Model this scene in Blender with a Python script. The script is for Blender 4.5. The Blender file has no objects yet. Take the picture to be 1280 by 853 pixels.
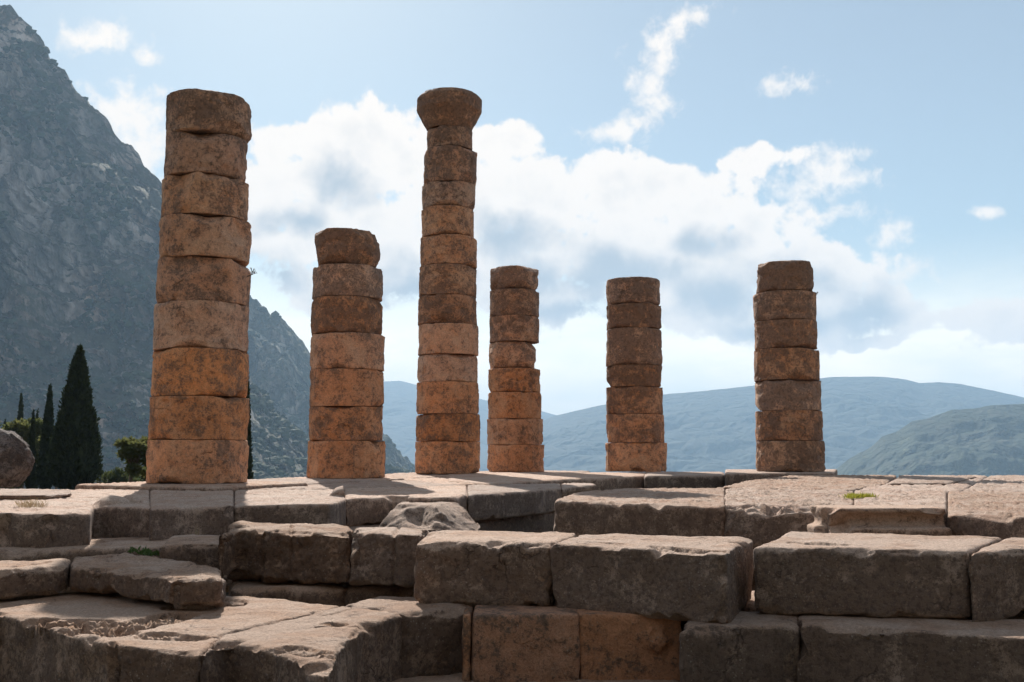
import bpy, bmesh, math, random
import numpy as np
from mathutils import Vector, Matrix

random.seed(7)
rng = np.random.default_rng(7)
sc = bpy.context.scene
COL = sc.collection
R = math.radians

# ------------------------------------------------------------------ camera
CAM_Z = 0.6
F = 1300.0                      # focal length in photograph pixels (1280 wide)
PITCH = math.atan(136.5 / F)
cam = bpy.data.cameras.new("camera")
cam.sensor_width = 36.0
cam.lens = F / 1280 * 36
cam.clip_start = 0.05
cam.clip_end = 60000
co = bpy.data.objects.new("camera", cam)
COL.objects.link(co)
co.location = (0, 0, CAM_Z)
co.rotation_euler = (math.pi / 2 + PITCH, 0, 0)
sc.camera = co

# ------------------------------------------------------------------ light
SUN_AZ = R(-14.5)               # from +Y, positive towards +X
SUN_EL = R(35.6)
sc.view_settings.view_transform = 'Standard'
sc.view_settings.look = 'None'
sc.view_settings.gamma = 1
EXPO = 0.85
sc.view_settings.exposure = EXPO
sc.cycles.max_bounces = 4
sc.cycles.diffuse_bounces = 3
sc.cycles.use_adaptive_sampling = True
sc.cycles.adaptive_threshold = 0.02
sc.cycles.volume_bounces = 1
sc.cycles.volume_step_rate = 5
sc.cycles.sample_clamp_indirect = 6

sun = bpy.data.lights.new("sun", 'SUN')
sun.energy = 4.8
sun.angle = R(0.55)
sun.color = (1.0, 0.93, 0.84)
so = bpy.data.objects.new("sun", sun)
COL.objects.link(so)
sdir = Vector((math.sin(SUN_AZ) * math.cos(SUN_EL), math.cos(SUN_AZ) * math.cos(SUN_EL), math.sin(SUN_EL)))
so.rotation_euler = (-sdir).to_track_quat('-Z', 'Y').to_euler()

def ray(px, py):
    a = (px - 640) / F
    b = (426.5 - py) / F
    cp, sp = math.cos(PITCH), math.sin(PITCH)
    return np.array([a, cp - b * sp, sp + b * cp])

def azel(px, py):
    d = ray(px, py); d = d / np.linalg.norm(d)
    return math.atan2(d[0], d[1]), math.asin(d[2])

def PH(px, py, H):              # measured point of the photograph on the level H metres below the eye
    d = ray(px, py)
    t = -H / d[2]
    return (d[0] * t, d[1] * t)

def PY(px, py, Y):              # measured point at the distance Y
    d = ray(px, py)
    t = Y / d[1]
    return np.array([d[0] * t, Y, CAM_Z + d[2] * t])

# ------------------------------------------------------------------ node helpers
class NT:
    def __init__(s, tree):
        s.t = tree; s.n = tree.nodes; s.l = tree.links
    def node(s, typ, **kw):
        n = s.n.new(typ)
        for k, v in kw.items(): setattr(n, k, v)
        return n
    def put(s, sock, v):
        if isinstance(v, bpy.types.NodeSocket): s.l.new(v, sock)
        elif v is not None: sock.default_value = v
    def math(s, op, a, b=None, c=None, clamp=False):
        n = s.node('ShaderNodeMath', operation=op, use_clamp=clamp)
        for i, v in enumerate((a, b, c)):
            if v is not None: s.put(n.inputs[i], v)
        return n.outputs[0]
    def vec(s, op, a, b=None, c=None):
        n = s.node('ShaderNodeVectorMath', operation=op)
        for i, v in enumerate((a, b, c)):
            if v is not None: s.put(n.inputs[i], v)
        return n.outputs['Value'] if op in ('LENGTH', 'DOT_PRODUCT') else n.outputs['Vector']
    def mix(s, f, a, b, typ='MIX'):
        n = s.node('ShaderNodeMix', data_type='RGBA', blend_type=typ)
        s.put(n.inputs['Factor'], f); s.put(n.inputs['A'], a if not isinstance(a, tuple) else (*a[:3], 1)); s.put(n.inputs['B'], b if not isinstance(b, tuple) else (*b[:3], 1))
        for i, nm in ((6, a), (7, b)):
            pass
        # RGBA sockets are 6 and 7
        if isinstance(a, bpy.types.NodeSocket): s.l.new(a, n.inputs[6])
        else: n.inputs[6].default_value = (*a[:3], 1)
        if isinstance(b, bpy.types.NodeSocket): s.l.new(b, n.inputs[7])
        else: n.inputs[7].default_value = (*b[:3], 1)
        return n.outputs[2]
    def sstep(s, v, lo, hi, a=0.0, b=1.0):
        n = s.node('ShaderNodeMapRange', interpolation_type='SMOOTHSTEP')
        s.put(n.inputs[0], v); n.inputs[1].default_value = lo; n.inputs[2].default_value = hi
        n.inputs[3].default_value = a; n.inputs[4].default_value = b
        return n.outputs[0]
    def noise(s, vec, scale, detail=4, rough=0.55, dist=0.0, color=False):
        n = s.node('ShaderNodeTexNoise')
        s.put(n.inputs['Vector'], vec); n.inputs['Scale'].default_value = scale
        n.inputs['Detail'].default_value = detail; n.inputs['Roughness'].default_value = rough
        n.inputs['Distortion'].default_value = dist
        return n.outputs['Color' if color else 'Fac']
    def voro(s, vec, scale, feature='F1', rand=1.0):
        n = s.node('ShaderNodeTexVoronoi', feature=feature)
        s.put(n.inputs['Vector'], vec); n.inputs['Scale'].default_value = scale
        n.inputs['Randomness'].default_value = rand
        return n.outputs['Distance']

# ------------------------------------------------------------------ world: sky with clouds
SKY_STRENGTH = 0.05
w = bpy.data.worlds.new("World")
sc.world = w
w.use_nodes = True
w.cycles.sampling_method = 'MANUAL'
w.cycles.sample_map_resolution = 512
nt = NT(w.node_tree)
nt.n.clear()
sky = nt.node('ShaderNodeTexSky', sky_type='NISHITA')
sky.sun_disc = False
sky.sun_elevation = SUN_EL
sky.sun_rotation = SUN_AZ
sky.air_density = 1.0
sky.dust_density = 0.5
sky.ozone_density = 1.0
sky.altitude = 500
tc = nt.node('ShaderNodeTexCoord')
D = tc.outputs['Generated']
sep = nt.node('ShaderNodeSeparateXYZ'); nt.l.new(D, sep.inputs[0])
az = nt.math('ARCTAN2', sep.outputs[0], sep.outputs[1])
el = nt.math('ARCSINE', sep.outputs[2])
comb = nt.node('ShaderNodeCombineXYZ'); nt.l.new(az, comb.inputs[0]); nt.l.new(el, comb.inputs[1])
AE = comb.outputs[0]
# domain warp
wv = nt.vec('SUBTRACT', nt.noise(AE, 9.0, 3, 0.6, color=True), (0.5, 0.5, 0.5))
wv = nt.vec('MULTIPLY', wv, (0.085, 0.05, 0.0))
wv2 = nt.vec('SUBTRACT', nt.noise(AE, 34.0, 3, 0.6, color=True), (0.5, 0.5, 0.5))
wv2 = nt.vec('MULTIPLY', wv2, (0.010, 0.008, 0.0))
AW = nt.vec('ADD', nt.vec('ADD', AE, wv), wv2)

def blobfield(blobs, vec):
    acc = None
    for (px, py, rx, ry) in blobs:
        a, e = azel(px, py)
        sx, sy = F * 0.93 / rx, F * 0.93 / ry
        v = nt.vec('MULTIPLY_ADD', vec, (sx, sy, 0), (-a * sx, -e * sy, 0))
        l = nt.vec('LENGTH', v)
        if acc is None: acc = l
        else: acc = nt.math('SMOOTH_MIN', acc, l, 0.25)
    return nt.math('SUBTRACT', 1.0, acc)

cloud_blobs = [
    (118, 52, 42, 20), (176, 78, 20, 14), (150, 140, 45, 26), (190, 185, 50, 36), (235, 215, 50, 40),
    (300, 260, 90, 60), (345, 180, 60, 40), (385, 215, 80, 60), (445, 170, 75, 50), (500, 190, 70, 50),
    (420, 270, 110, 60), (370, 310, 80, 28), (560, 200, 80, 50), (630, 180, 60, 32), (600, 250, 120, 60),
    (700, 235, 120, 50), (780, 240, 120, 44), (860, 220, 90, 36), (930, 200, 66, 22), (900, 270, 100, 50),
    (760, 310, 200, 60), (620, 330, 130, 60), (900, 350, 170, 62), (1030, 335, 90, 30), (1110, 345, 56, 20),
    (760, 380, 220, 42), (1000, 395, 130, 40), (480, 350, 120, 50), (1100, 400, 70, 30),
    (835, 52, 21, 44), (858, 20, 32, 14), (845, 32, 20, 22), (820, 102, 32, 34), (766, 160, 42, 18), (800, 145, 26, 14),
    (970, 107, 30, 14), (1015, 225, 57, 26), (1050, 205, 34, 16), (1060, 238, 40, 16), (1050, 275, 44, 13), (990, 262, 24, 12), (1115, 292, 28, 20),
    (1238, 262, 15, 9), (1210, 405, 110, 22), (1290, 420, 90, 20), (1090, 430, 60, 8),
    (1560, 300, 140, 60), (-120, 250, 160, 90), (1650, 350, 160, 50),
]
small = [b for b in cloud_blobs if b[2] <= 58]
dens = blobfield([b for b in cloud_blobs if b[2] > 58], AW)
dens_s = blobfield(small, AW)
def fvoro(vec, scale, detail=2.0, rough=0.55, smooth=0.6):
    n = nt.node('ShaderNodeTexVoronoi', feature='F1')
    nt.put(n.inputs['Vector'], vec); n.inputs['Scale'].default_value = scale; n.inputs['Detail'].default_value = detail
    n.inputs['Roughness'].default_value = rough
    n.normalize = True
    return n.outputs['Distance']
nz1 = nt.noise(AE, 12.0, 7, 0.62, 0.2)
puff = fvoro(nt.vec('ADD', AE, nt.vec('MULTIPLY', nt.noise(AE, 20.0, 4, 0.6, color=True), (0.03, 0.03, 0))), 24.0)
dens = nt.math('MINIMUM', nt.math('MULTIPLY', dens, 1.7), 1.05)
dn = nt.math('MULTIPLY_ADD', nt.math('SUBTRACT', nz1, 0.5), 4.3, dens)
dn = nt.math('MULTIPLY_ADD', nt.math('SUBTRACT', 0.30, puff), 2.2, dn)
nz5 = nt.noise(nt.vec('ADD', AE, (5.1, 2.3, 0)), 46.0, 5, 0.62, 0.2)
dn = nt.math('MULTIPLY_ADD', nt.math('SUBTRACT', nz5, 0.5), 1.5, dn)
dn_s = nt.math('MULTIPLY_ADD', nt.math('SUBTRACT', nz1, 0.5), 2.4, dens_s)
dn_s = nt.math('MULTIPLY_ADD', nt.math('SUBTRACT', nz5, 0.5), 3.6, dn_s)
alpha_s = nt.sstep(dn_s, -0.25, 1.15, 0.0, 0.95)
# clouds elsewhere in the sky, outside the photograph's view
front = nt.math('COSINE', az)
elsew = nt.sstep(front, 0.80, 0.55)
nz2 = nt.noise(D, 3.2, 7, 0.6)
dn2 = nt.math('MULTIPLY', nt.math('SUBTRACT', nz2, 0.50), nt.math('MULTIPLY', elsew, 3.0))
dn = nt.math('MAXIMUM', dn, dn2)
alpha = nt.math('MAXIMUM', nt.sstep(dn, 0.0, 0.55), alpha_s)
alpha = nt.math('MULTIPLY', alpha, nt.sstep(sep.outputs[2], -0.01, 0.02))
# grey, thick parts
grey_blobs = [
    (425, 225, 62, 38), (380, 275, 46, 24), (640, 300, 80, 34), (760, 345, 190, 46), (930, 365, 150, 44), (700, 390, 150, 30),
    (500, 370, 120, 50), (1075, 400, 70, 30), (560, 420, 200, 18), (350, 350, 60, 30), (870, 300, 70, 26), (1450, 340, 120, 40), (1000, 410, 130, 22),
]
gd = blobfield(grey_blobs, AW)
gd = nt.math('MULTIPLY_ADD', nt.math('SUBTRACT', nt.noise(AE, 17.0, 6, 0.58, 0.2), 0.5), 2.2, gd)
gd = nt.math('MULTIPLY_ADD', nt.math('SUBTRACT', 0.30, puff), 1.0, gd)
grey = nt.sstep(gd, -0.2, 1.0)
grey = nt.math('MAXIMUM', grey, nt.sstep(nt.math('ADD', dn, nt.math('MULTIPLY', nt.math('SUBTRACT', nt.noise(AE, 30.0, 4, 0.6), 0.5), 1.6)), 0.8, 2.1, 0.0, 0.22))
grey = nt.math('MAXIMUM', grey, nt.math('MULTIPLY', elsew, nt.sstep(dn, 0.3, 0.9, 0.0, 0.8)))
CL = 1.0 / SKY_STRENGTH / 2 ** EXPO
white = (1.16 * CL, 1.08 * CL, 1.0 * CL)
dark = (0.53 * CL, 0.61 * CL, 0.69 * CL)
ccol = nt.mix(grey, white, dark)
# cirrus veil that brightens the sky near the sun and pales the horizon
hz = nt.sstep(el, 0.20, 0.05)
veiln = nt.noise(nt.vec('MULTIPLY', AE, (1.0, 3.2, 1.0)), 7.0, 6, 0.6, 0.3)
veil = nt.math('MULTIPLY', hz, nt.sstep(veiln, 0.25, 0.75, 0.55, 1.0))
skyt = nt.mix(1.0, sky.outputs[0], (1.16, 1.29, 1.20), 'MULTIPLY')
skyt = nt.mix(0.26, skyt, (0.85 * CL, 0.86 * CL, 0.86 * CL))
skyc = nt.mix(nt.math('MULTIPLY', veil, 0.9), skyt, (2.3 * CL, 1.9 * CL, 1.45 * CL))
final = nt.mix(alpha, skyc, ccol)
bg = nt.node('ShaderNodeBackground')
nt.l.new(final, bg.inputs[0]); bg.inputs[1].default_value = SKY_STRENGTH
wo = nt.node('ShaderNodeOutputWorld'); nt.l.new(bg.outputs[0], wo.inputs[0])

# ------------------------------------------------------------------ numpy noise
_g = np.random.default_rng(99).normal(size=(256, 3)); _g /= np.linalg.norm(_g, axis=1)[:, None]
def _hash(ix, iy, iz, seed):
    h = (ix * 374761393 + iy * 668265263 + iz * 1274126177 + seed * 974634777) & 0xFFFFFFFF
    h = ((h ^ (h >> 13)) * 1103515245) & 0xFFFFFFFF
    return ((h ^ (h >> 16)) & 255)
def gnoise(P, seed=0):
    Pi = np.floor(P).astype(np.int64); Pf = P - Pi
    U = Pf * Pf * Pf * (Pf * (Pf * 6 - 15) + 10)
    out = 0
    for dx in (0, 1):
        wx = U[:, 0] if dx else 1 - U[:, 0]
        for dy in (0, 1):
            wy = U[:, 1] if dy else 1 - U[:, 1]
            for dz in (0, 1):
                wz = U[:, 2] if dz else 1 - U[:, 2]
                g = _g[_hash(Pi[:, 0] + dx, Pi[:, 1] + dy, Pi[:, 2] + dz, seed)]
                d = g[:, 0] * (Pf[:, 0] - dx) + g[:, 1] * (Pf[:, 1] - dy) + g[:, 2] * (Pf[:, 2] - dz)
                out = out + wx * wy * wz * d
    return out * 1.6
def fbm(P, octv=4, seed=0, gain=0.5):
    a, s, o = 1.0, 0.0, 0
    for k in range(octv):
        o = o + a * gnoise(P * (2.03 ** k) + 17.3 * k, seed + k); s += a; a *= gain
    return o / s
def ridged(P, octv=4, seed=0, gain=0.5):
    a, s, o = 1.0, 0.0, 0
    for k in range(octv):
        o = o + a * (1 - np.abs(gnoise(P * (2.03 ** k) + 11.1 * k, seed + k)) * 2); s += a; a *= gain
    return o / s
def sm(x, a, b):
    t = np.clip((x - a) / (b - a), 0, 1); return t * t * (3 - 2 * t)

# ------------------------------------------------------------------ materials
def new_mat(name):
    m = bpy.data.materials.new(name); m.use_nodes = True
    t = NT(m.node_tree); t.n.clear()
    b = t.node('ShaderNodeBsdfPrincipled'); o = t.node('ShaderNodeOutputMaterial')
    t.l.new(b.outputs[0], o.inputs[0])
    b.inputs['Specular IOR Level'].default_value = 0.25
    return m, t, b, o

def stone_mat(name, clean, warm, lichen, pale, scale=1.0, bump=0.5, streak=0.0, gloss=0.85, side_shade=0.0):
    """limestone: clean colour, rusty patches, dark lichen crusts (amount in the object's colour), pale specks, pits"""
    m, t, b, o = new_mat(name)
    tcn = t.node('ShaderNodeTexCoord'); oi = t.node('ShaderNodeObjectInfo')
    off = t.math('MULTIPLY', oi.outputs['Random'], 57.0)
    cmb = t.node('ShaderNodeCombineXYZ'); t.l.new(off, cmb.inputs[0]); t.l.new(off, cmb.inputs[1]); t.l.new(off, cmb.inputs[2])
    P = t.vec('ADD', tcn.outputs['Object'], cmb.outputs[0])
    sepc = t.node('ShaderNodeSeparateColor'); t.l.new(oi.outputs['Color'], sepc.inputs[0])
    lich, wrm = sepc.outputs[0], sepc.outputs[1]
    n_big = t.noise(P, 1.3 * scale, 5, 0.6, 0.4)
    n_mid = t.noise(P, 4.5 * scale, 6, 0.65, 0.3)
    n_fine = t.noise(P, 28 * scale, 5, 0.7)
    n_grit = t.noise(P, 110 * scale, 3, 0.7)
    col = t.mix(t.sstep(t.math('ADD', n_big, t.math('MULTIPLY', t.math('SUBTRACT', wrm, 0.5), 0.5)), 0.38, 0.62), clean, warm)
    v = t.math('MULTIPLY_ADD', t.math('SUBTRACT', n_fine, 0.5), 1.7, 1.0)
    v = t.math('MULTIPLY_ADD', t.math('SUBTRACT', n_grit, 0.5), 0.9, v)
    hsv = t.node('ShaderNodeHueSaturation'); t.l.new(col, hsv.inputs['Color']); t.l.new(v, hsv.inputs['Value'])
    col = hsv.outputs[0]
    # lichen crusts
    lf = t.math('ADD', t.math('MULTIPLY', n_mid, 0.50), t.math('MULTIPLY', n_fine, 0.50))
    lf = t.math('ADD', lf, t.math('MULTIPLY_ADD', t.math('SUBTRACT', n_big, 0.5), 0.35, t.math('MULTIPLY', t.math('SUBTRACT', lich, 0.5), 0.34)))
    if streak:
        ps = t.vec('MULTIPLY', P, (1, 1, 0.12))
        lf = t.math('ADD', lf, t.math('MULTIPLY', t.math('SUBTRACT', t.noise(ps, 6 * scale, 4, 0.6), 0.5), streak))
    if side_shade:                                                       # shade painted as extra lichen on standing faces, less on the beds
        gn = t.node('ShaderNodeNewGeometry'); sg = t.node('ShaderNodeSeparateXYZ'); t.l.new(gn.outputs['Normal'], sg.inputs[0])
        lf = t.math('ADD', lf, t.math('MULTIPLY', t.math('SUBTRACT', 0.45, t.math('ABSOLUTE', sg.outputs[2])), side_shade))
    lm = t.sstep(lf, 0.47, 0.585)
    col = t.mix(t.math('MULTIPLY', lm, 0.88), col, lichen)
    # speckled crusts fringing the patches
    spk = t.math('MULTIPLY', t.sstep(lf, 0.39, 0.52), t.sstep(t.noise(P, 15.0 * scale, 7, 0.78), 0.50, 0.57))
    col = t.mix(t.math('MULTIPLY', spk, 0.72), col, (lichen[0] * .6, lichen[1] * .62, lichen[2] * .68))
    # pale specks of lichen
    vs = t.math('ADD', t.voro(P, 20 * scale), t.math('MULTIPLY', n_fine, 0.45))
    pm = t.math('MULTIPLY', t.sstep(vs, 0.46, 0.32), t.sstep(t.noise(P, 3.1 * scale, 3), 0.42, 0.62))
    col = t.mix(t.math('MULTIPLY', pm, 0.55), col, pale)
    # hairline cracks
    wp = t.vec('ADD', P, t.vec('MULTIPLY', t.noise(P, 3.0 * scale, 4, 0.6, color=True), (0.35, 0.35, 0.35)))
    ve = t.voro(wp, 1.5 * scale, 'DISTANCE_TO_EDGE')
    crk = t.math('MULTIPLY', t.sstep(ve, 0.018, 0.003), t.sstep(t.noise(P, 1.1 * scale, 2), 0.56, 0.64))
    col = t.mix(t.math('MULTIPLY', crk, 0.45), col, (lichen[0] * .4, lichen[1] * .4, lichen[2] * .4))
    # pits
    pit = t.math('MULTIPLY', t.sstep(t.math('ADD', t.voro(P, 9 * scale), t.math('MULTIPLY', n_mid, 0.3)), 0.33, 0.18), t.sstep(n_mid, 0.50, 0.62))
    col = t.mix(t.math('MULTIPLY', pit, 0.35), col, (lichen[0] * .5, lichen[1] * .5, lichen[2] * .5))
    hs2 = t.node('ShaderNodeHueSaturation'); t.l.new(col, hs2.inputs['Color'])
    t.l.new(t.math('MULTIPLY_ADD', oi.outputs['Random'], 0.30, 0.86), hs2.inputs['Value'])
    rn2 = t.math('FRACT', t.math('MULTIPLY', oi.outputs['Random'], 13.7)); t.l.new(t.math('MULTIPLY_ADD', rn2, 0.25, 0.80), hs2.inputs['Saturation'])
    t.l.new(hs2.outputs[0], b.inputs['Base Color'])
    b.inputs['Roughness'].default_value = gloss
    h = t.math('ADD', t.math('MULTIPLY', n_mid, 0.5), t.math('MULTIPLY', n_fine, 0.28))
    h = t.math('ADD', h, t.math('MULTIPLY', n_grit, 0.14))
    h = t.math('SUBTRACT', h, t.math('MULTIPLY', pit, 0.35))
    h = t.math('SUBTRACT', h, t.math('MULTIPLY', crk, 0.3))
    bp = t.node('ShaderNodeBump'); bp.inputs['Strength'].default_value = bump; bp.inputs['Distance'].default_value = 0.06
    t.l.new(h, bp.inputs['Height']); t.l.new(bp.outputs[0], b.inputs['Normal'])
    return m

M_COL = stone_mat("column_limestone", (0.58, 0.33, 0.195), (0.62, 0.29, 0.14), (0.20, 0.125, 0.088), (0.42, 0.34, 0.28), 1.0, 1.0)
M_BLK = stone_mat("block_limestone", (0.43, 0.295, 0.215), (0.38, 0.225, 0.14), (0.175, 0.113, 0.080), (0.46, 0.39, 0.33), 1.6, 1.2, 0.16, side_shade=0.22)
M_PAV = stone_mat("paving_limestone", (0.46, 0.335, 0.26), (0.42, 0.27, 0.195), (0.18, 0.122, 0.092), (0.50, 0.43, 0.37), 1.8, 1.1, 0.14, side_shade=0.24)
M_RED = stone_mat("rusty_limestone", (0.40, 0.23, 0.14), (0.42, 0.18, 0.075), (0.13, 0.085, 0.058), (0.36, 0.27, 0.2), 1.3, 0.9, 0.1)
M_BOU = stone_mat("boulder_stone", (0.28, 0.24, 0.225), (0.22, 0.17, 0.15), (0.08, 0.07, 0.066), (0.50, 0.45, 0.43), 2.2, 1.2)

def plain_mat(name, c1, c2, scale, rough=0.9, bump=0.3, trans=0.0, dist=0.1):
    m, t, b, o = new_mat(name)
    tcn = t.node('ShaderNodeTexCoord')
    n = t.noise(tcn.outputs['Object'], scale, 5, 0.65)
    c = t.mix(t.sstep(n, 0.35, 0.65), c1, c2)
    t.l.new(c, b.inputs['Base Color']); b.inputs['Roughness'].default_value = rough
    if trans:
        tr = t.node('ShaderNodeBsdfTranslucent'); t.l.new(c, tr.inputs[0])
        mx = t.node('ShaderNodeMixShader'); mx.inputs[0].default_value = trans
        t.l.new(b.outputs[0], mx.inputs[1]); t.l.new(tr.outputs[0], mx.inputs[2]); t.l.new(mx.outputs[0], o.inputs[0])
    if bump:
        bp = t.node('ShaderNodeBump'); bp.inputs['Strength'].default_value = bump; bp.inputs['Distance'].default_value = dist
        t.l.new(n, bp.inputs['Height']); t.l.new(bp.outputs[0], b.inputs['Normal'])
    return m

M_CYP = plain_mat("cypress_foliage", (0.024, 0.036, 0.018), (0.045, 0.060, 0.026), 3.0, 0.9, 0, 0.12)
M_BUSH = plain_mat("shrub_foliage", (0.055, 0.075, 0.032), (0.11, 0.12, 0.045), 1.2, 0.85, 0, 0.35)
M_PINE = plain_mat("pine_needles", (0.075, 0.095, 0.035), (0.15, 0.15, 0.055), 1.0, 0.85, 0, 0.5)
M_BARK = plain_mat("bark", (0.10, 0.075, 0.055), (0.17, 0.13, 0.10), 6.0, 0.95, 0.6)
M_GRASS = plain_mat("grass_blades", (0.22, 0.24, 0.03), (0.36, 0.34, 0.05), 20.0, 0.8, 0, 0.4)
M_DRYG = plain_mat("dry_grass", (0.40, 0.32, 0.20), (0.28, 0.20, 0.12), 20.0, 0.8, 0, 0.3)
M_WEED = plain_mat("weed_leaves", (0.05, 0.09, 0.025), (0.10, 0.15, 0.04), 20.0, 0.8, 0, 0.3)
M_SCRUB = plain_mat("hillside_scrub", (0.030, 0.045, 0.026), (0.050, 0.065, 0.032), 0.05, 0.95, 0)

# ------------------------------------------------------------------ object helpers
def link_mesh(name, V, Fc, m, parent=None, smooth=True, loc=(0, 0, 0)):
    me = bpy.data.meshes.new(name)
    V = np.asarray(V, dtype=np.float32)
    if isinstance(Fc, np.ndarray):
        k = Fc.shape[1]
        me.vertices.add(len(V)); me.vertices.foreach_set('co', V.ravel())
        me.loops.add(Fc.size); me.loops.foreach_set('vertex_index', Fc.ravel().astype(np.int32))
        me.polygons.add(len(Fc)); me.polygons.foreach_set('loop_start', np.arange(0, Fc.size, k, dtype=np.int32))
        me.update(calc_edges=True)
    else:
        me.from_pydata(V.tolist(), [], Fc)
    me.validate()
    me.polygons.foreach_set('use_smooth', [smooth] * len(me.polygons))
    me.materials.append(m)
    o = bpy.data.objects.new(name, me); COL.objects.link(o)
    o.location = loc
    if parent: o.parent = parent
    return o

def tag(o, label, cat, group=None, kind='thing'):
    o['label'] = label; o['category'] = cat; o['kind'] = kind
    if group: o['group'] = group
    return o

def struct(o):
    o['kind'] = 'structure'; return o

def empty(name, loc):
    e = bpy.data.objects.new(name, None); COL.objects.link(e); e.location = loc
    e.empty_display_size = 0.3
    return e

def mesh_arrays(me):
    n = len(me.vertices); V = np.empty(n * 3); me.vertices.foreach_get('co', V); V = V.reshape(-1, 3)
    E = np.empty(len(me.edges) * 2, dtype=np.int64); me.edges.foreach_get('vertices', E); E = E.reshape(-1, 2)
    return V, E

def laplace(V, E, it, lam=0.6):
    n = len(V); deg = np.bincount(E.ravel(), minlength=n).astype(float)[:, None]; deg[deg == 0] = 1
    for _ in range(it):
        S = np.empty_like(V)
        for k in range(3):
            S[:, k] = np.bincount(E[:, 0], V[E[:, 1], k], minlength=n) + np.bincount(E[:, 1], V[E[:, 0], k], minlength=n)
        V = V + lam * (S / deg - V)
    return V

def poly_dist(P, L):
    """distance in plan from the points P to the polyline L"""
    best = np.full(len(P), 1e9)
    for (a, b) in zip(L[:-1], L[1:]):
        a = np.array(a); b = np.array(b); d = b - a
        t = np.clip(((P - a) @ d) / (d @ d + 1e-9), 0, 1)
        best = np.minimum(best, np.linalg.norm(P - (a + t[:, None] * d), axis=1))
    return best

def vertex_normals(me):
    n = len(me.vertices); N = np.empty(n * 3)
    me.vertices.foreach_get('normal', N); return N.reshape(-1, 3)

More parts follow.
